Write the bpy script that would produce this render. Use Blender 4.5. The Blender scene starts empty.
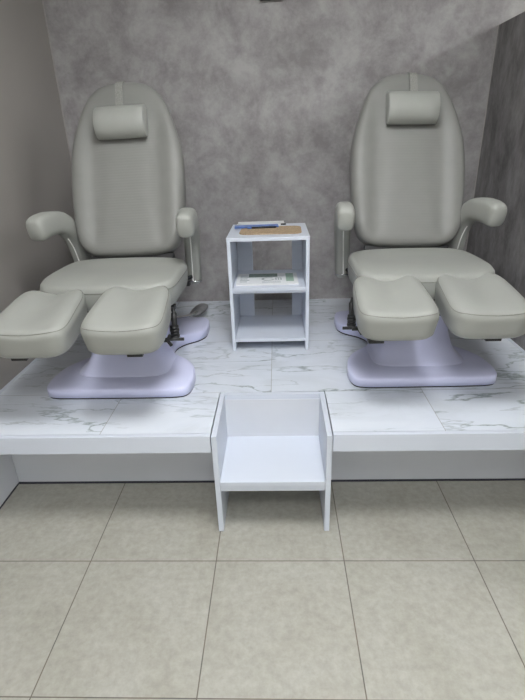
import bpy, bmesh, math, random
from mathutils import Vector, Matrix
random.seed(4)
scene = bpy.context.scene
C = scene.collection
PI = math.pi

# ------------------------------------------------------------------ helpers
def obj(name, bm, mat, parent=None, smooth=False, loc=None, rot=None):
    bmesh.ops.recalc_face_normals(bm, faces=bm.faces[:])
    me = bpy.data.meshes.new(name); bm.to_mesh(me); bm.free()
    if smooth:
        for p in me.polygons: p.use_smooth = True
    o = bpy.data.objects.new(name, me)
    mats = mat if isinstance(mat, (list, tuple)) else [mat]
    for m in mats: me.materials.append(m)
    C.objects.link(o)
    if parent is not None: o.parent = parent
    if loc is not None: o.location = loc
    if rot is not None: o.rotation_euler = rot
    return o

def thing(name, label, cat, loc=(0, 0, 0), rotz=0, group=None):
    o = bpy.data.objects.new(name, None); C.objects.link(o)
    o.empty_display_size = .1
    o.location = loc; o.rotation_euler = (0, 0, rotz)
    o['label'] = label; o['category'] = cat
    if group: o['group'] = group
    return o

def tag(o, label, cat, group=None):
    o['label'] = label; o['category'] = cat
    if group: o['group'] = group
    return o

def struct(name, bm, mat, smooth=False):
    o = obj(name, bm, mat, None, smooth); o['kind'] = 'structure'
    return o

def add_box(bm, x0, x1, y0, y1, z0, z1, bevel=0):
    b = bmesh.new()
    bmesh.ops.create_cube(b, size=1)
    for v in b.verts:
        v.co = Vector((x0 if v.co.x < 0 else x1, y0 if v.co.y < 0 else y1, z0 if v.co.z < 0 else z1))
    if bevel:
        bmesh.ops.bevel(b, geom=b.edges[:], offset=bevel, segments=2, affect='EDGES', profile=.5)
    merge(bm, b)
    return bm

def merge(bm, b, M=None):
    if M is not None: bmesh.ops.transform(b, matrix=M, verts=b.verts[:])
    me = bpy.data.meshes.new('tmp'); b.to_mesh(me); b.free()
    bm.from_mesh(me); bpy.data.meshes.remove(me)

def box(x0, x1, y0, y1, z0, z1, bevel=0):
    return add_box(bmesh.new(), x0, x1, y0, y1, z0, z1, bevel)

def catmull(pts, n=6, closed=False):
    out = []; N = len(pts)
    rng = range(N) if closed else range(N - 1)
    for i in rng:
        if closed: p = [pts[(i + k - 1) % N] for k in range(4)]
        else: p = [pts[max(0, min(N - 1, i + k - 1))] for k in range(4)]
        for j in range(n):
            t = j / n
            out.append(tuple(.5 * ((2 * b) + (-a + c) * t + (2 * a - 5 * b + 4 * c - d) * t * t + (-a + 3 * b - 3 * c + d) * t ** 3)
                             for a, b, c, d in zip(*p)))
    if not closed: out.append(tuple(pts[-1]))
    return out

def superell(a, b, e, n=72):
    out = []
    for i in range(n):
        t = 2 * PI * i / n
        c, s = math.cos(t), math.sin(t)
        out.append((a * math.copysign(abs(c) ** (2 / e), c), b * math.copysign(abs(s) ** (2 / e), s)))
    return out

def inset(out, center, s):
    return [(center[0] + (x - center[0]) * s, center[1] + (y - center[1]) * s) for x, y in out]

def cushion(outline, center, levels, posf):
    """stack of scaled outlines; levels = (scale, level); posf(x, y, level) -> 3D point"""
    bm = bmesh.new(); rings = []
    for s, l in levels:
        if s <= 0:
            rings.append([bm.verts.new(posf(center[0], center[1], l))]); continue
        rings.append([bm.verts.new(posf(x, y, l)) for x, y in inset(outline, center, s)])
    for A, B in zip(rings[:-1], rings[1:]):
        n = max(len(A), len(B))
        for i in range(n):
            j = (i + 1) % n
            if len(A) == 1: bm.faces.new((A[0], B[i], B[j]))
            elif len(B) == 1: bm.faces.new((A[i], A[j], B[0]))
            else: bm.faces.new((A[i], A[j], B[j], B[i]))
    return bm

def add_sweep(bm, path, prof, up=Vector((0, 0, 1)), cap=True, side=None):
    """prof(i, t) -> list of (u, v); u along side vector, v along normal"""
    path = [Vector(p) for p in path]; rings = []
    n = len(path)
    for i, p in enumerate(path):
        d = (path[min(n - 1, i + 1)] - path[max(0, i - 1)]).normalized()
        if side is not None: s = (side - d * side.dot(d)).normalized()
        else:
            s = d.cross(up)
            if s.length < .01: s = d.cross(Vector((0, 1, 0)))
            s.normalize()
        w = s.cross(d)
        rings.append([bm.verts.new(p + s * u + w * v) for u, v in prof(i, i / (n - 1))])
    for A, B in zip(rings[:-1], rings[1:]):
        m = len(A)
        for i in range(m):
            j = (i + 1) % m
            bm.faces.new((A[i], A[j], B[j], B[i]))
    if cap:
        bm.faces.new(rings[0][::-1]); bm.faces.new(rings[-1])
    return bm

def tube(path, r, seg=12, closed=False, bm=None):
    bm = bm or bmesh.new()
    if closed:
        path = [Vector(p) for p in path]; n = len(path); rings = []
        for i, p in enumerate(path):
            d = (path[(i + 1) % n] - path[i - 1]).normalized()
            s = d.cross(Vector((0, 0, 1)))
            if s.length < .01: s = d.cross(Vector((0, 1, 0)))
            s.normalize(); w = s.cross(d)
            rings.append([bm.verts.new(p + s * r * math.cos(2 * PI * k / seg) + w * r * math.sin(2 * PI * k / seg)) for k in range(seg)])
        for q in range(n):
            A, B = rings[q], rings[(q + 1) % n]
            for i in range(seg):
                j = (i + 1) % seg
                bm.faces.new((A[i], A[j], B[j], B[i]))
        return bm
    rr = r if callable(r) else (lambda t: r)
    return add_sweep(bm, path, lambda i, t: [(rr(t) * math.cos(2 * PI * k / seg), rr(t) * math.sin(2 * PI * k / seg)) for k in range(seg)])

# ------------------------------------------------------------------ materials
def newmat(name):
    m = bpy.data.materials.new(name); m.use_nodes = True
    nt = m.node_tree
    return m, nt, nt.nodes['Principled BSDF']

def N(nt, typ, **kw):
    n = nt.nodes.new(typ)
    for k, v in kw.items():
        if k in n.inputs.keys() if hasattr(n.inputs, 'keys') else False: n.inputs[k].default_value = v
        else: setattr(n, k, v)
    return n

def mth(nt, op, a, b=None, c=None):
    n = nt.nodes.new('ShaderNodeMath'); n.operation = op
    for i, v in enumerate((a, b, c)):
        if v is None: continue
        if isinstance(v, (int, float)): n.inputs[i].default_value = v
        else: nt.links.new(v, n.inputs[i])
    return n.outputs[0]

def noise(nt, vec, scale, detail=4, rough=.5, dist=0):
    n = nt.nodes.new('ShaderNodeTexNoise')
    n.inputs['Scale'].default_value = scale; n.inputs['Detail'].default_value = detail
    n.inputs['Roughness'].default_value = rough; n.inputs['Distortion'].default_value = dist
    if vec is not None: nt.links.new(vec, n.inputs['Vector'])
    return n

def ramp(nt, fac, stops):
    r = nt.nodes.new('ShaderNodeValToRGB'); e = r.color_ramp.elements
    while len(e) < len(stops): e.new(.5)
    for el, (p, c) in zip(e, stops):
        el.position = p; el.color = (*c, 1) if len(c) == 3 else c
    nt.links.new(fac, r.inputs[0])
    return r.outputs[0]

def mixc(nt, fac, a, b, blend='MIX'):
    n = nt.nodes.new('ShaderNodeMix'); n.data_type = 'RGBA'; n.blend_type = blend
    for i, v in ((0, fac), (6, a), (7, b)):
        if isinstance(v, (int, float)): n.inputs[i].default_value = v
        elif isinstance(v, tuple): n.inputs[i].default_value = (*v, 1)
        else: nt.links.new(v, n.inputs[i])
    return n.outputs[2]

def bump(nt, bsdf, h, strength=.2, dist=.01):
    b = nt.nodes.new('ShaderNodeBump'); b.inputs['Strength'].default_value = strength
    b.inputs['Distance'].default_value = dist
    nt.links.new(h, b.inputs['Height']); nt.links.new(b.outputs[0], bsdf.inputs['Normal'])

def pos(nt):
    g = nt.nodes.new('ShaderNodeNewGeometry'); return g.outputs['Position']

def objco(nt):
    g = nt.nodes.new('ShaderNodeTexCoord'); return g.outputs['Object']

def vmap(nt, vec, scale=(1, 1, 1), rot=(0, 0, 0), loc=(0, 0, 0)):
    m = nt.nodes.new('ShaderNodeMapping')
    m.inputs['Scale'].default_value = scale; m.inputs['Rotation'].default_value = rot; m.inputs['Location'].default_value = loc
    nt.links.new(vec, m.inputs['Vector']); return m.outputs[0]

def simple(name, col, rough=.5, metal=0, nscale=0, namt=.06, bumpamt=0, bscale=300, coat=0):
    m, nt, b = newmat(name)
    b.inputs['Roughness'].default_value = rough; b.inputs['Metallic'].default_value = metal
    b.inputs['Coat Weight'].default_value = coat
    co = objco(nt)
    n = noise(nt, co, nscale or 12, 4)
    c0 = tuple(max(0, x * (1 - namt)) for x in col); c1 = tuple(min(1, x * (1 + namt)) for x in col)
    nt.links.new(ramp(nt, n.outputs[0], [(.3, c0), (.7, c1)]), b.inputs['Base Color'])
    if bumpamt:
        n2 = noise(nt, co, bscale, 3); bump(nt, b, n2.outputs[0], bumpamt, .002)
    return m

def grid_mask(nt, vec, ox, oy, sx, sy, half):
    sep = nt.nodes.new('ShaderNodeSeparateXYZ'); nt.links.new(vec, sep.inputs[0])
    outs = []; idx = []
    for k, (o, s) in enumerate(((ox, sx), (oy, sy))):
        v = mth(nt, 'DIVIDE', mth(nt, 'SUBTRACT', sep.outputs[k], o), s)
        fl = mth(nt, 'FLOOR', v); fr = mth(nt, 'SUBTRACT', v, fl)
        d = mth(nt, 'MULTIPLY', mth(nt, 'MINIMUM', fr, mth(nt, 'SUBTRACT', 1.0, fr)), s)
        outs.append(d); idx.append(fl)
    dist = mth(nt, 'MINIMUM', outs[0], outs[1])
    mr = nt.nodes.new('ShaderNodeMapRange'); mr.inputs['From Min'].default_value = half * .5
    mr.inputs['From Max'].default_value = half * 1.5; mr.inputs['To Min'].default_value = 1; mr.inputs['To Max'].default_value = 0
    nt.links.new(dist, mr.inputs['Value'])
    comb = nt.nodes.new('ShaderNodeCombineXYZ')
    nt.links.new(mth(nt, 'MULTIPLY', idx[0], 3.71), comb.inputs[0]); nt.links.new(mth(nt, 'MULTIPLY', idx[1], 5.13), comb.inputs[1])
    nt.links.new(mth(nt, 'ADD', idx[0], idx[1]), comb.inputs[2])
    add = nt.nodes.new('ShaderNodeVectorMath'); add.operation = 'ADD'
    nt.links.new(vec, add.inputs[0]); nt.links.new(comb.outputs[0], add.inputs[1])
    return mr.outputs[0], add.outputs[0]

# beige stone-look floor tiles
def mat_floor():
    m, nt, b = newmat('beige_floor_tile')
    p = pos(nt)
    g, tv = grid_mask(nt, p, -.45, 1.2144, .45, .45, .0016)
    n1 = noise(nt, tv, 4, 8, .62, .4); n2 = noise(nt, tv, 38, 6, .7)
    c = ramp(nt, n1.outputs[0], [(.3, (.345, .333, .288)), (.5, (.38, .37, .325)), (.7, (.405, .397, .355))])
    c2 = ramp(nt, n2.outputs[0], [(.35, (.80, .80, .79)), (.65, (1.08, 1.08, 1.08))])
    c = mixc(nt, .75, c, c2, 'MULTIPLY')
    n3 = noise(nt, p, 9, 3)
    gc = ramp(nt, n3.outputs[0], [(.4, (.10, .07, .045)), (.6, (.05, .045, .04))])
    sx = nt.nodes.new('ShaderNodeSeparateXYZ'); nt.links.new(p, sx.inputs[0])
    g = mth(nt, 'MULTIPLY', g, mth(nt, 'GREATER_THAN', mth(nt, 'ABSOLUTE', mth(nt, 'ADD', sx.outputs[0], .9)), .005))   # no cut sliver along the left wall
    c = mixc(nt, mth(nt, 'MULTIPLY', g, .85), c, gc)
    nt.links.new(c, b.inputs['Base Color'])
    b.inputs['Roughness'].default_value = .55
    bump(nt, b, mth(nt, 'SUBTRACT', n2.outputs[0], mth(nt, 'MULTIPLY', g, 3.0)), .12, .002)
    return m

def veins(nt, vec, scale, width, dist, rot, stretch=(1, 1, 1), seed=(0, 0, 0)):
    v = vmap(nt, vec, stretch, (0, 0, rot), seed)
    n = noise(nt, v, scale, 7, .55, dist)
    a = mth(nt, 'ABSOLUTE', mth(nt, 'SUBTRACT', n.outputs[0], .5))
    mr = nt.nodes.new('ShaderNodeMapRange'); mr.inputs['From Min'].default_value = 0; mr.inputs['From Max'].default_value = width
    mr.inputs['To Min'].default_value = 1; mr.inputs['To Max'].default_value = 0
    nt.links.new(a, mr.inputs['Value'])
    return mr.outputs[0]

def mat_marble():
    m, nt, b = newmat('white_marble_tile')
    p = pos(nt)
    g, tv = grid_mask(nt, p, .2, 1.665, .6, .53, .0011)
    v1 = veins(nt, tv, 1.5, .012, .35, .55, (.8, 2.4, 1))
    v2 = veins(nt, tv, 2.6, .014, .3, .8, (.7, 3.2, 1), (3, 1, 2))
    msk = noise(nt, tv, 2.6, 2)
    k = ramp(nt, msk.outputs[0], [(.38, (0, 0, 0)), (.54, (1, 1, 1))])
    k2 = ramp(nt, noise(nt, vmap(nt, tv, loc=(7, 3, 1)), 3.5, 3).outputs[0], [(.42, (0, 0, 0)), (.58, (1, 1, 1))])
    cl = noise(nt, vmap(nt, tv, (1, 2, 1), (0, 0, .5)), 2.2, 6, .6, .8)
    c = ramp(nt, cl.outputs[0], [(.30, (.58, .615, .67)), (.5, (.67, .71, .785)), (.7, (.72, .755, .82))])
    c = mixc(nt, mth(nt, 'MULTIPLY', mth(nt, 'MULTIPLY', v1, k), .9), c, (.20, .255, .26))
    c = mixc(nt, mth(nt, 'MULTIPLY', mth(nt, 'MULTIPLY', v2, k2), .6), c, (.30, .33, .34))
    c = mixc(nt, mth(nt, 'MULTIPLY', g, .8), c, (.26, .25, .24))
    nt.links.new(c, b.inputs['Base Color'])
    b.inputs['Roughness'].default_value = .3
    return m

def mat_cement(name, dark=1.0, sc=1.0, streak=(1, 1, 1), lo=0.23, hi=.405):
    m, nt, b = newmat(name)
    p = vmap(nt, pos(nt), streak)
    n1 = noise(nt, p, 4.2 * sc, 9, .66, .35); n2 = noise(nt, p, 15 * sc, 8, .7, .2); n3 = noise(nt, p, 55, 5, .7)
    s = mth(nt, 'ADD', mth(nt, 'MULTIPLY', n1.outputs[0], .6), mth(nt, 'ADD', mth(nt, 'MULTIPLY', n2.outputs[0], .3), mth(nt, 'MULTIPLY', n3.outputs[0], .1)))
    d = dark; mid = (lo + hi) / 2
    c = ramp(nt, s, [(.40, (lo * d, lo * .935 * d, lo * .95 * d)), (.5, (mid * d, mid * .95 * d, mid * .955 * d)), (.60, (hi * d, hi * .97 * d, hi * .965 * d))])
    # faint drop seams of the wall panels
    nt.links.new(c, b.inputs['Base Color'])
    b.inputs['Roughness'].default_value = .6
    bump(nt, b, n2.outputs[0], .10, .004)
    return m

def mat_leather():
    m, nt, b = newmat('grey_beige_leatherette')
    co = objco(nt)
    n = noise(nt, co, 7, 4)
    c = ramp(nt, n.outputs[0], [(.3, (.305, .312, .290)), (.7, (.325, .332, .308))])
    nt.links.new(c, b.inputs['Base Color'])
    b.inputs['Roughness'].default_value = .48
    b.inputs['Sheen Weight'].default_value = .05
    v = nt.nodes.new('ShaderNodeTexVoronoi'); v.inputs['Scale'].default_value = 420; nt.links.new(co, v.inputs['Vector'])
    bump(nt, b, v.outputs['Distance'], .12, .001)
    return m

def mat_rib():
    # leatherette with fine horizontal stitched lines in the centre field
    m, nt, b = newmat('shaded_stitched_leatherette')
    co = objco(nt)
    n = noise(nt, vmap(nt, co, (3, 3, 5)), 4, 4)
    c = ramp(nt, n.outputs[0], [(.3, (.215, .215, .205)), (.7, (.225, .225, .214))])  # same vinyl as the pads, shade on the backrest put into the colour
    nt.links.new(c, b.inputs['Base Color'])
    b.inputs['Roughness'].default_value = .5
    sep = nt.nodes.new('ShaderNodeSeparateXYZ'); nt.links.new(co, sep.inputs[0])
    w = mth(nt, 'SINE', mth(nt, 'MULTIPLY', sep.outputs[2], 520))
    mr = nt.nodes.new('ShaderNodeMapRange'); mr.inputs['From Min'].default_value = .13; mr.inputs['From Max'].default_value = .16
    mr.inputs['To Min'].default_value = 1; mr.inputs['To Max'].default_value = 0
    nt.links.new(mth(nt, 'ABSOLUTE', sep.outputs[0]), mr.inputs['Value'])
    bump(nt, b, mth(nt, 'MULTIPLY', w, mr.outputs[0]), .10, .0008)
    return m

M_floor = mat_floor(); M_marble = mat_marble()
M_cement = mat_cement('grey_cement_wall', 1.0)
M_cement2 = mat_cement('shaded_cement_partition', .72, 1.0, (1, 1.6, .7), .16, .40)  # back wall cement again, darkened in colour as the unlit face
M_taupe = simple('taupe_wall_paint', (.30, .28, .26), .42, nscale=1.4, namt=.05, bumpamt=.05, bscale=60)
M_ceil = simple('white_ceiling_paint', (.75, .75, .74), .8, nscale=3, namt=.02)
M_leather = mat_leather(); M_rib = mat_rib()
M_white = simple('white_melamine', (.61, .65, .735), .38, nscale=5, namt=.015)
M_whitesh = simple('white_laminate', (.64, .66, .71), .45, nscale=5, namt=.02)
M_lav = simple('lavender_white_plastic', (.68, .70, .93), .30, nscale=4, namt=.015, coat=.2)
M_black = simple('black_plastic', (.018, .018, .02), .4, nscale=20)
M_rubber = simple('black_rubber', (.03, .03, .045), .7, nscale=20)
M_chrome = simple('chrome', (.72, .72, .72), .18, 1, nscale=20, namt=.02)
M_satin = simple('satin_grey_metal', (.27, .27, .28), .35, .4, nscale=40, namt=.15)
M_seal = simple('white_corner_sealant', (.34, .32, .31), .5)
M_piping = simple('white_piping', (.80, .80, .78), .35)
M_seam = simple('leatherette_seam', (.20, .20, .18), .55, nscale=200, namt=.2)
M_strap = simple('woven_grey_strap', (.27, .27, .25), .7, nscale=300, namt=.2)
M_mat = simple('tan_cork', (.42, .31, .20), .85, nscale=160, namt=.30, bumpamt=.3)
M_blue = simple('blue_cover', (.10, .19, .50), .4, nscale=30, namt=.35)
M_paper = simple('white_paper', (.78, .79, .80), .6, nscale=40, namt=.03)
M_green = simple('grey_green_print', (.17, .23, .20), .5, nscale=60, namt=.25)
M_palegreen = simple('pale_green_print', (.30, .42, .34), .5, nscale=50, namt=.12)
M_greyink = simple('grey_print', (.38, .41, .42), .5, nscale=60, namt=.2)
M_grey = simple('grey_shadow_gap', (.06, .058, .056), .7)
def led(name, st):
    m, nt, b = newmat(name); b.inputs['Base Color'].default_value = (1, 1, 1, 1)
    b.inputs['Emission Color'].default_value = (.985, 1, 1, 1); b.inputs['Emission Strength'].default_value = st
    return m
M_leds = {k: led('led_panel_light', k) for k in (17.0, 13.0, 18.0)}

# ------------------------------------------------------------------ setting
XL, YB, HP, YF = -.943, 2.8815, .4285, 1.356
XP, ZP = 1.378, 1.862      # partition face and height
struct('floor', box(-1.1, 4.2, -3.1, 3.05, -.08, 0), M_floor)
struct('wall_left', box(-1.08, XL, -3.1, 3.03, 0, 2.7), M_taupe)
struct('wall_back', box(XL, 4.2, YB, 3.03, 0, 2.7), M_cement)
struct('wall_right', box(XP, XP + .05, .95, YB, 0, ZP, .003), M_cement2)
struct('wall_far_right', box(4.0, 4.12, -3.1, YB, 0, 2.7), M_ceil)
struct('wall_front', box(XL, 4.0, -3.1, -3.0, 0, 2.7), M_ceil)
struct('ceiling', box(XL, 4.0, -3.0, YB, 2.6, 2.7), M_ceil)
bm = box(XL, XL + .007, YB - .004, YB, HP, 2.6)
struct('trim_1', bm, M_seal)
bm = box(XP - .004, XP, YB - .004, YB, HP, ZP)
struct('trim_2', bm, M_seal)

# ceiling panel lights (above the frame); the two over the floor are added fill
def panel(x, y, sx, sy, label, strength):
    t = thing('ceiling_light', label, 'ceiling light', (x, y, 2.6), group='square ceiling panel lights')
    bm = bmesh.new()
    f = .02
    add_box(bm, -sx/2-f, sx/2+f, -sy/2-f, -sy/2, -.018, 0); add_box(bm, -sx/2-f, sx/2+f, sy/2, sy/2+f, -.018, 0)
    add_box(bm, -sx/2-f, -sx/2, -sy/2, sy/2, -.018, 0); add_box(bm, sx/2, sx/2+f, -sy/2, sy/2, -.018, 0)
    obj('frame', bm, M_white, t)
    obj('diffuser', box(-sx/2, sx/2, -sy/2, sy/2, -.012, -.004), M_leds[strength], t)
panel(.30, .80, .6, .6, 'ceiling panel light nearest the platform, above the step box', 17.0)
panel(.30, -.55, .6, .6, 'added fill light panel over the tiled floor, second from the platform', 13.0)  # unseen fill panel, added to make the room light more even
panel(.30, -1.95, .6, .6, 'added fill light panel over the tiled floor, farthest from the platform', 13.0)  # another added fill panel, spreads the light over the floor
panel(3.20, 1.9, .6, .6, 'ceiling panel light beyond the cement partition, near the back wall', 18.0)
panel(3.20, .3, .6, .6, 'ceiling panel light right of the cement partition, over the open floor', 18.0)

# small dark object on the wall, only its lower edge enters the frame
x0, x1 = .175, .285
t = obj('wall_sensor', box(.165, .285, YB - .035, YB, 2.003, 2.09, .008), M_black)
tag(t, 'dark box on the cement back wall, cut off by the top of the photo', 'wall box')

# ------------------------------------------------------------------ platform
plat = thing('raised_platform', 'raised marble-tiled platform with white edging that both chairs stand on', 'platform', (0, 0, 0))
NX0, NX1, NY = -.009, .416, 1.668     # notch for the step box
# deck: one mesh with the notch cut in
def prism(poly, z0, z1):
    bm = bmesh.new()
    a = [bm.verts.new((x, y, z0)) for x, y in poly]; b_ = [bm.verts.new((x, y, z1)) for x, y in poly]
    bm.faces.new(a[::-1]); bm.faces.new(b_)
    for i in range(len(poly)):
        j = (i + 1) % len(poly); bm.faces.new((a[i], a[j], b_[j], b_[i]))
    return bm
e = .02
y0 = YF + e
deck = prism([(XL + e, y0), (NX0, y0), (NX0, NY), (NX1, NY), (NX1, y0), (XP - e, y0), (XP - e, YB - .002), (XL + e, YB - .002)], HP - .02, HP)
obj('tiled_deck', deck, M_marble, plat)
for xa, xb in ((XL + .002, NX0), (NX1, XP - .002)):
    obj('fascia', box(xa, xb, YF, YF + e - .0015, .3595, HP, .0015), M_white, plat)
    obj('underside_board', box(xa, xb, YF + e, 1.64, .3595, .375), M_whitesh, plat)
obj('edge_strip', box(XL + .001, XL + e - .0015, YF + e, YB - .002, HP - .02, HP, .001), M_white, plat)
obj('edge_strip', box(XP - e + .0015, XP - .001, YF + e, YB - .002, HP - .02, HP, .001), M_white, plat)
kb = obj('kickboard', box(XL + .016, XP - .002, 1.6405, 1.656, 0.004, HP - .021), M_whitesh, plat)
obj('sealant_line', box(XL + .016, XP - .002, 1.634, 1.6405, 0, .006), M_rubber, plat)
obj('side_panel', box(XL + .001, XL + .015, YF + .022, 1.66, 0.004, .3595), M_whitesh, plat)
obj('sealant_line', box(XL + .015, XL + .019, YF + .022, 1.634, 0, .005), M_rubber, plat)

# ------------------------------------------------------------------ step box in the notch
stp = thing('step_box', 'white open-fronted step box set into the platform edge', 'step', (.2035, 1.35, 0))
th = .019
for s in (-1, 1):
    xa, xb = sorted((s * .2085, s * (.2085 - th)))
    sp = obj('side_panel', box(xa, xb, 0, .312, .003, .4295, .0012), M_white, stp)
    obj('foot_pad', box(xa + .001, xb - .001, .004, .308, 0, .003), M_rubber, sp)
obj('back_panel', box(-.1895, .1895, .293, .312, .20, .4295, .0012), M_white, stp)
obj('step_board', box(-.1892, .1892, .001, .2925, .216, .2335, .0012), M_white, stp)
obj('apron', box(-.1892, .1892, .008, .026, .188, .2155, .001), M_white, stp)

# ------------------------------------------------------------------ shelf unit
sh = thing('shelf_unit', 'small white two-tier open shelf unit standing between the chairs', 'shelf', (.194, 2.078, HP))
H = .970 - HP; D_ = .35
for s in (-1, 1):
    xa, xb = sorted((s * .183, s * .167))
    obj('side_panel', box(xa, xb, .001, D_, 0, H - .0165, .001), M_white, sh)
    xa, xb = sorted((s * .1665, s * (.088 if s < 0 else .115)))
    obj('back_stile', box(xa, xb, D_ - .016, D_, .05, H - .0165, .001), M_white, sh)
obj('top_board', box(-.184, .184, 0, D_ + .025, H - .016, H, .0012), M_white, sh)
sb = obj('shelf_board', box(-.1665, .1665, .003, D_ - .0165, .297, .313, .001), M_white, sh)
obj('apron', box(-.1665, .1665, .012, .028, .284, .2965, .001), M_white, sh)
obj('shelf_board', box(-.1665, .1665, .003, D_ - .0165, .046, .062, .001), M_white, sh)

# things on the shelf unit
TZ = .970
def rrect(w, d, r, n=8):
    out = []
    for cx, cy, a0 in ((w/2-r, d/2-r, 0), (-w/2+r, d/2-r, 90), (-w/2+r, -d/2+r, 180), (w/2-r, -d/2+r, 270)):
        for k in range(n + 1):
            a = math.radians(a0 + 90 * k / n); out.append((cx + r * math.cos(a), cy + r * math.sin(a)))
    return out
bm = prism(rrect(.285, .205, .04), 0, .004)
o = obj('table_mat', bm, M_mat, None, loc=(.205, 2.245, TZ + .0005), rot=(0, 0, math.radians(-1)))
tag(o, 'tan mat with rounded corners lying on top of the white shelf unit', 'mat')

t = thing('booklet', 'thin blue booklet lying on the tan mat at the back of the shelf top', 'booklet', (.135, 2.335, TZ + .005), math.radians(3))
obj('pages', box(-.104, .104, -.030, .030, .0005, .004), M_paper, t)
obj('cover', box(-.106, .106, -.032, .032, .0042, .0055), M_blue, t)
obj('spine', box(-.106, .106, -.0335, -.0322, .0005, .0055), M_blue, t)
t = thing('pen', 'black pen lying in front of the blue booklet on the tan mat', 'pen', (.178, 2.288, TZ + .0095), math.radians(4))
obj('barrel', tube([(-.065, 0, 0), (-.02, 0, 0), (.045, 0, 0)], .0045), M_black, t, True)
obj('tip', tube([(.045, 0, 0), (.058, 0, 0)], lambda q: .0043 * (1 - q) + .0008), M_black, t, True)
obj('cap', tube([(-.085, 0, 0), (-.065, 0, 0)], .005), M_blue, t, True)
t = thing('leaflet', 'folded white leaflet on top of the shelf unit behind the blue booklet', 'leaflet', (.152, 2.405, TZ + .001), math.radians(2))
obj('lower_sheet', box(-.118, .118, -.040, .040, 0, .0035), M_paper, t)
obj('upper_sheet', box(-.112, .118, -.036, .040, .0045, .013), M_paper, t)
obj('dark_corner', box(.1, .125, -.040, -.036, .004, .012), M_black, t)

# printed magazine on the middle shelf
SZ = HP + .313
t = thing('magazine', 'white printed magazine with grey and green blocks on the middle shelf', 'magazine', (.188, 2.215, SZ + .0005), math.radians(1))
obj('pages', box(-.150, .140, -.095, .095, 0, .006), M_paper, t)
pr = obj('cover', box(-.151, .141, -.096, .096, .0062, .0075), M_paper, t)
pm = bmesh.new()
add_box(pm, -.095, .045, .022, .086, .0076, .0079)
obj('photo_block', pm, M_green, pr)
obj('green_block', box(.085, .122, -.06, .085, .0076, .0079), M_palegreen, pr)
pm = bmesh.new()
# grey mark: an open ring followed by three upright letter-like strokes and lines of print
for k in range(20):
    a0 = 2 * PI * k / 24 + .7; a1 = 2 * PI * (k + 1) / 24 + .7
    vs = [pm.verts.new((.0 + r * math.cos(a) * 1.1, -.014 + r * math.sin(a), .0080)) for r, a in ((.020, a0), (.030, a0), (.030, a1), (.020, a1))]
    pm.faces.new(vs)
for x in (.034, .046, .058): add_box(pm, x, x + .006, -.034, .010, .0076, .0080)
add_box(pm, .034, .064, .004, .010, .0076, .0080)
for k in range(5): add_box(pm, -.135, -.10 + .01 * (k % 2), -.06 + .026 * k, -.050 + .026 * k, .0076, .0080)
for k in range(2): add_box(pm, -.03, .06, -.078 + .016 * k, -.074 + .016 * k, .0076, .0080)
pk = obj('printing', pm, M_greyink, pr); pk['kind'] = 'stuff'

# ------------------------------------------------------------------ the chairs
def R2(a):  # rotation about x
    return Matrix.Rotation(a, 4, 'X')

def pad_mesh(a, b, hgt, e=4.6, saddle=.020, taper=.09):
    out = superell(a, b, e, 80)
    # corners a little fuller at the front than at the back
    out = [(x * (1.0 - .07 * (y / b)), y) for x, y in out]
    lv = [(0, 0), (.5, 0), (.86 , 0), (.95, .03), (1.0 - .0, .14), (1.0, .3), (1.0, .5), (1.0, .66), (1, .76), (.985, .86), (.955, .93), (.91, .97), (.84, 1), (.7, 1), (.55, 1), (.4, 1), (.25, 1), (.1, 1), (0, 1)]
    def pf(x, y, l):
        k = 1 - taper * (1 - l) ** 1.3
        u = x / a
        top = hgt - saddle * math.cos(min(1.3, abs(u) * 1.32) * PI) * -.0 + saddle * (.72 + .45 * y / b) * (.5 - .5 * math.cos(min(1, abs(u) / .74) * PI)) - .012 * max(0, abs(u) - .68) ** 2 * 10
        top += -.006 * (y / b) ** 2
        return Vector((x * k, y * (1 - taper * .45 * (1 - l)), l * top))
    bm = cushion(out, (0, 0), lv, pf)
    seam = [pf(x, y, .93) + Vector((0, 0, .0006)) for x, y in inset(out, (0, 0), .957)]
    return bm, seam

def seat_mesh():
    a, b, h = .270, .21, .115
    out = superell(a, b, 5.2, 96)
    lv = [(0, 0), (.5, 0), (.88, 0), (.955, .05), (.985, .16), (1, .32), (1, .55), (.997, .74), (.982, .88), (.955, .955), (.92, .985), (.85, 1), (.7, 1), (.55, 1), (.4, 1), (.2, 1), (0, 1)]
    def pf(x, y, l):
        u = x / a; v = y / b
        top = h + .012 * math.exp(-((v - .75) / .3) ** 2) * (1 - u * u) - .020 * max(0, -v) ** 2 - .008 * (1 - min(1, abs(u)) ** 2) * (1 - abs(v)) + .006
        return Vector((x * (1 - .03 * (1 - l)), y * (1 - .03 * (1 - l)), l * top))
    bm = cushion(out, (0, 0), lv, pf)
    seam = [pf(x, y, .74) for x, y in inset(out, (0, 0), 1.0)]
    return bm, seam

BL = .80   # backrest length
def back_outline():
    half = [(0, 0), (.10, .002), (.165, .010), (.207, .034), (.232, .08), (.245, .16), (.253, .28), (.253, .40), (.245, .475), (.228, .545), (.207, .615), (.184, .675), (.152, .725), (.108, .757), (.055, .772), (0, .775)]
    full = half + [(-x, t) for x, t in half[-2:0:-1]]
    return catmull(full, 5, True)

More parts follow.
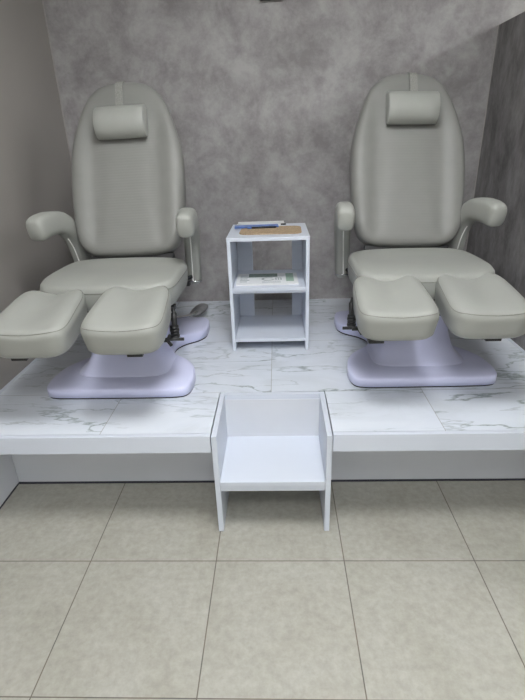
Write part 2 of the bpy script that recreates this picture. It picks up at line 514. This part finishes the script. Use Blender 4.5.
def back_mesh():
    out = back_outline(); th = .095
    lv = [(0, 0), (.5, 0), (.9, 0), (.96, .06), (.99, .2), (1, .38), (1, .58), (.993, .74), (.975, .86), (.95, .935), (.915, .98), (.87, 1), (.8, 1), (.73, 1), (.65, 1), (.55, 1), (.4, 1), (.2, 1), (0, 1)]
    def pf(x, t, l):
        w = .255
        u = abs(x) / w
        bol = .010 * math.exp(-((u - .80) / .20) ** 2) - .008 * math.exp(-((u - .58) / .12) ** 2)
        fade = max(0, min(1, (.68 - t) / .15)) * max(0, min(1, t / .08))
        return Vector((x, -l * (th + bol * fade), t))     # local: z up the back, -y to the front
    return cushion(out, (0, .38), lv, pf)

def head_mesh():
    # headrest roll: a D-section bolster, slightly fuller in the middle
    bm = bmesh.new()
    L = .108
    path = []; 
    stations = [(-1, .0), (-1.0, .93), (-.99, .97), (-.97, 1), (-.6, 1.01), (0, 1.02), (.6, 1.01), (.97, 1), (.99, .97), (1.0, .93), (1, 0)]
    rings = []
    for u, s in stations:
        if s == 0: rings.append([bm.verts.new((u * L, -.02, 0))]); continue
        ring = []
        for k in range(40):
            a = 2 * PI * k / 40
            y = math.cos(a); z = math.sin(a)
            yy = -.022 + (-.056 if y > 0 else .016) * abs(y) ** 1.0 * s
            zz = .068 * math.copysign(abs(z) ** .92, z) * s
            ring.append(bm.verts.new((u * L, yy, zz)))
        rings.append(ring)
    for A, B in zip(rings[:-1], rings[1:]):
        n = 40
        for i in range(n):
            j = (i + 1) % n
            if len(A) == 1: bm.faces.new((A[0], B[i], B[j]))
            elif len(B) == 1: bm.faces.new((A[i], A[j], B[0]))
            else: bm.faces.new((A[i], A[j], B[j], B[i]))
    return bm

def base_outline():
    half = [(0, 0), (.15, 0), (.245, .004), (.283, .022), (.297, .07), (.297, .13), (.285, .20), (.252, .262), (.20, .315), (.158, .37), (.148, .43), (.155, .49), (.19, .545), (.245, .59), (.272, .635), (.278, .70), (.272, .78), (.25, .825), (.2, .84), (.1, .843), (0, .843)]
    full = half + [(-x, y) for x, y in half[-2:0:-1]]
    return catmull(full, 4, True)

def make_chair(label, loc, rotz, pads, padtilt, arms, seatx=0, lean=0, headz=0, strapx=0, plates=(0, 0), armx=0):
    t = thing('pedicure_chair', label, 'chair', loc, rotz, 'grey-beige pedicure chairs on the platform')
    # --- base: bone-shaped foot plate, flared up into the column
    out = base_outline()
    bz = [(0, .006), (.98, .006), (1, .008), (1, .036), (.998, .0405), (.993, .0435), (.985, .0455), (.96, .0475), (.90, .051), (.80, .056), (.6, .062), (.3, .064), (0, .064)]
    bm = cushion(out, (0, .40), bz, lambda x, y, l: Vector((x, y, l)))
    base = obj('base', bm, M_lav, t, True)
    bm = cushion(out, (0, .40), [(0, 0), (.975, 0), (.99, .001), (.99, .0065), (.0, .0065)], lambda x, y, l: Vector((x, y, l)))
    obj('dark_underlay', bm, M_rubber, base)  # thin dark layer, shows as a line below the base plate
    # column
    bm = bmesh.new()
    secs = [(.050, .215, .115, .195), (.062, .190, .128, .218), (.074, .174, .138, .240), (.088, .164, .148, .264), (.115, .155, .155, .290), (.16, .145, .150, .312), (.24, .138, .142, .332), (.345, .132, .136, .338)]
    rings = []
    for z, a, b_, cy in secs:
        rings.append([bm.verts.new((x, y + cy, z)) for x, y in superell(a, b_, 4.5, 56)])
    for A, B in zip(rings[:-1], rings[1:]):
        for i in range(56): bm.faces.new((A[i], A[(i + 1) % 56], B[(i + 1) % 56], B[i]))
    bm.faces.new(rings[0][::-1]); bm.faces.new(rings[-1])
    obj('lift_column', bm, M_lav, t, True)
    # under-seat frame
    bm = box(-.20, .20, .10, .56, .318, .343, .004)
    add_box(bm, -.245, .245, .13, .16, .325, .345, .003); add_box(bm, -.245, .245, .47, .50, .325, .345, .003)
    add_box(bm, -.03, .03, -.02, .12, .313, .335, .003)
    obj('seat_frame', bm, M_black, t)
    # seat
    bm, seam = seat_mesh()
    bmesh.ops.transform(bm, matrix=Matrix.Translation((-.002 + seatx, .245, .347)) @ R2(math.radians(-1.0)), verts=bm.verts[:])
    s = obj('seat', bm, M_leather, t, True)
    Mx = Matrix.Translation((-.002 + seatx, .245, .347)) @ R2(math.radians(-1.0))
    obj('seam', tube([Mx @ p for p in seam], .0014, 6, True), M_seam, s, True)
    # backrest, reclined; local z runs up the back
    ang = math.radians(-23.5)
    by, bz_ = .515, .448
    BQ = (Matrix.Rotation(lean, 3, 'Y') @ Matrix.Rotation(ang, 3, 'X')).to_quaternion()
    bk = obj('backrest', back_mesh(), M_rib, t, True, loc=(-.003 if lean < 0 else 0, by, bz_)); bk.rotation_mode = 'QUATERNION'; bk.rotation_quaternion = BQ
    bm = box(-.12, .12, .0, .018, .05, .42, .004)
    add_box(bm, -.03, .03, .0, .03, -.10, .10, .004)
    obj('back_plate', bm, M_black, bk)
    bm = bmesh.new()
    add_box(bm, -.19, .19, -.055, -.02, -.075, .012, .006)
    obj('hinge_cover', bm, M_black, bk)
    hr = obj('headrest', head_mesh(), M_leather, t, True)
    hr.rotation_mode = 'QUATERNION'; hr.rotation_quaternion = BQ
    hr.location = Vector((0, by, bz_)) + BQ @ Vector((0, -.098, .565 + headz))
    # strap over the top of the back, child of the headrest (coords relative to headrest)
    sx = strapx
    path = catmull([(0, -.016, .05), (0, -.010, .10), (0, -.007, .17), (0, .0, .190), (0, .025, .206), (0, .065, .210), (0, .10, .196), (0, .106, .10), (0, .106, .02)], 5)
    path = [(x + sx, y, z - (headz if z > .12 else 0)) for x, y, z in path]
    bm = add_sweep(bmesh.new(), path, lambda i, q: [(-.0165, -.003), (.0165, -.003), (.0165, .003), (-.0165, .003)], side=Vector((1, 0, 0)))
    obj('strap', bm, M_strap, hr)
    if True:
        bm = tube([(-.1125, -.03, .0), (-.1145, -.03, .0)], .004, 10)
        obj('zip_pull', bm, M_chrome, hr)
    # armrests
    for sgn in (-1, 1):
        P = [(.272, .622, .315), (.276, .612, .39), (.280, .600, .46), (.285, .580, .53), (.291, .540, .592), (.298, .48, .628), (.305, .405, .638), (.311, .335, .636), (.316, .282, .624)]
        P = [(sgn * (x - .016) + armx, y + arms[0], z + arms[1]) for x, y, z in P]
        pp = catmull(P, 6)
        n = len(pp)
        def prof(i, q):
            w = .034 + .003 * min(1, q * 1.5); h_ = .038 + .011 * min(1, max(0, (q - .15) * 1.6))
            e_ = 1.0
            if q > .91: e_ = math.sqrt(max(0.0, 1 - ((q - .91) / .095) ** 2)) * .5 + .5
            if q < .04: e_ = .75 + .25 * (q / .04)
            return [(x * e_, y * e_) for x, y in superell(w, h_, 3.2, 28)]
        arm = obj('armrest', add_sweep(bmesh.new(), pp, prof, side=Vector((1, 0, 0))), M_leather, t, True)
        # white piping down the front of the upright
        k0, k1 = int(n * .06), int(n * .50)
        line = []
        for i in range(k0, k1):
            q = i / (n - 1); p = Vector(pp[i]); d = (Vector(pp[i + 1]) - Vector(pp[i - 1])).normalized()
            nrm = Vector((1, 0, 0)).cross(d)       # points forward/down
            if nrm.y > 0: nrm = -nrm
            h_ = .038 + .011 * min(1, max(0, (q - .15) * 1.6))
            line.append(p + nrm * (h_ + .0008))
        obj('piping', tube(line, .0028, 8), M_piping, arm, True)
        p = Vector(pp[k0])
        obj('hinge_pin', tube([p + Vector((-.040, -.040, -.005)), p + Vector((.040, -.040, -.005))], .0028, 10), M_chrome, arm, True)
        # arm bracket to the seat frame
        bm = tube(catmull([(sgn * .19, .50, .36), (sgn * .235, .53, .350), (sgn * .256 + armx, .60 + arms[0], .36 + arms[1])], 4), .010, 10)
        obj('arm_bracket', bm, M_black, t, True)
    # leg rests
    for k, (px, py, pz, rz) in enumerate(pads):
        bm, seam = pad_mesh(.134, .164, .104)
        Mx = Matrix.Translation((px, py, pz)) @ Matrix.Rotation(rz, 4, 'Z') @ R2(padtilt)
        bmesh.ops.transform(bm, matrix=Mx, verts=bm.verts[:])
        lr = obj('leg_rest', bm, M_leather, t, True)
        obj('seam', tube([Mx @ p for p in seam], .0012, 6, True), M_seam, lr, True)
        bm = box(-.026 + plates[k], .026 + plates[k], -.146, .06, -.009, .004, .001)
        bmesh.ops.transform(bm, matrix=Mx, verts=bm.verts[:])
        obj('mounting_plate', bm, M_black, lr)
        # arm from the seat frame to the pad
        a0 = Vector((math.copysign(.10, px), .14, .352)); a1 = Mx @ Vector((0, .05, -.012))
        mid = (a0 + a1) / 2 + Vector((0, .01, -.012))
        obj('support_arm', tube(catmull([tuple(a0), tuple(mid), tuple(a1)], 6), .010, 10), M_black, t, True)
        # adjuster: upright rod with a ribbed clamp, cross lever and wing knob
        sg = math.copysign(1, px)
        ax = px + sg * .108
        ay = py + .13
        bm = tube([(ax - sg * .05, ay + .02, .355), (ax + sg * .006, ay + .02, .352), (ax + sg*.010, ay, .34)], .0085, 10)
        tube([(ax + sg*.010, ay, .345), (ax + sg*.008, ay, .31), (ax + sg*.006, ay, .262)], .0105, 10, bm=bm)
        ad = obj('adjuster_rod', bm, M_black, t, True)
        bm = bmesh.new()
        for q in range(4): tube([(ax + sg*.006, ay, .25 + .012 * q), (ax + sg*.006, ay, .258 + .012 * q)], .018 - .0015 * (q % 2), 14, bm=bm)
        obj('clamp_knob', bm, M_black, ad, True)
        bm = tube([(ax - sg * .05, ay - .03, .252), (ax + sg * .045, ay - .03, .252)], .0062, 10)
        obj('lever', bm, M_black, ad, True)
        bm = bmesh.new()
        for q in range(3):
            an = 2 * PI * q / 3 + .5
            b2 = box(-.006, .006, -.004, .004, 0, .026, .002)
            merge(bm, b2, Matrix.Translation((ax - sg * .015, ay - .042, .252)) @ Matrix.Rotation(an, 4, 'Y'))
        obj('wing_knob', bm, M_black, ad)
        bm = tube([(ax - sg*.05, ay - .03, .252), (px, ay - .03, .31)], .007, 8)
        obj('link', bm, M_black, ad, True)
    # chrome foot pedal behind the base
    bm = tube(catmull([(.04, .60, .10), (.10, .74, .075), (.150, .84, .052), (.180, .92, .045)], 5), .0075, 12)
    pd = obj('foot_pedal', bm, M_chrome, t, True)
    bm = cushion(superell(.040, .066, 2.4, 40), (0, 0), [(0, 0), (.8, 0), (1, .004), (1, .012), (.85, .02), (.5, .026), (0, .028)], lambda x, y, l: Vector((x, y, l)))
    bmesh.ops.transform(bm, matrix=Matrix.Translation((.190, .965, .034)) @ Matrix.Rotation(-.5, 4, 'Z') @ R2(.25), verts=bm.verts[:])
    obj('pedal_pad', bm, M_satin, pd, True)
    return t

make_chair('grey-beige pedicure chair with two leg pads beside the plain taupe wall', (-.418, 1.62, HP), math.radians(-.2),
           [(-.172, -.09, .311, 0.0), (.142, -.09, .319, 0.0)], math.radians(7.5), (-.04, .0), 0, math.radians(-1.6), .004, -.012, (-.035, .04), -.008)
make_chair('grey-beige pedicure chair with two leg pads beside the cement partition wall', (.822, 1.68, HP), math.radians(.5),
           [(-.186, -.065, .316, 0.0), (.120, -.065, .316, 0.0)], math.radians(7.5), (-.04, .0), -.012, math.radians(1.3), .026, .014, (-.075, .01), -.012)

# ------------------------------------------------------------------ world, camera, view
w = bpy.data.worlds.new('World'); scene.world = w; w.use_nodes = True
w.node_tree.nodes['Background'].inputs[0].default_value = (.9, .95, 1, 1)
w.node_tree.nodes['Background'].inputs[1].default_value = .3

f, thp, ya, ro, cx, ch = 469.855, .4151, -.0387, -.0324, .2349, 1.3484
fw = Vector((math.sin(ya) * math.cos(thp), math.cos(ya) * math.cos(thp), -math.sin(thp)))
r = Vector((math.cos(ya), -math.sin(ya), 0)); u = r.cross(fw)
r2 = r * math.cos(ro) + u * math.sin(ro); u2 = -r * math.sin(ro) + u * math.cos(ro)
cam = bpy.data.cameras.new('camera'); co = bpy.data.objects.new('camera', cam); C.objects.link(co)
Mc = Matrix((r2, u2, -fw)).transposed().to_4x4(); Mc.translation = (cx, 0, ch)
co.matrix_world = Mc
cam.sensor_fit = 'VERTICAL'; cam.sensor_height = 36; cam.lens = f * 36 / 700
cam.clip_start = .02
scene.camera = co
vs = scene.view_settings
vs.view_transform = 'Standard'; vs.look = 'None'; vs.exposure = 1.02; vs.gamma = 1; vs.use_curve_mapping = False
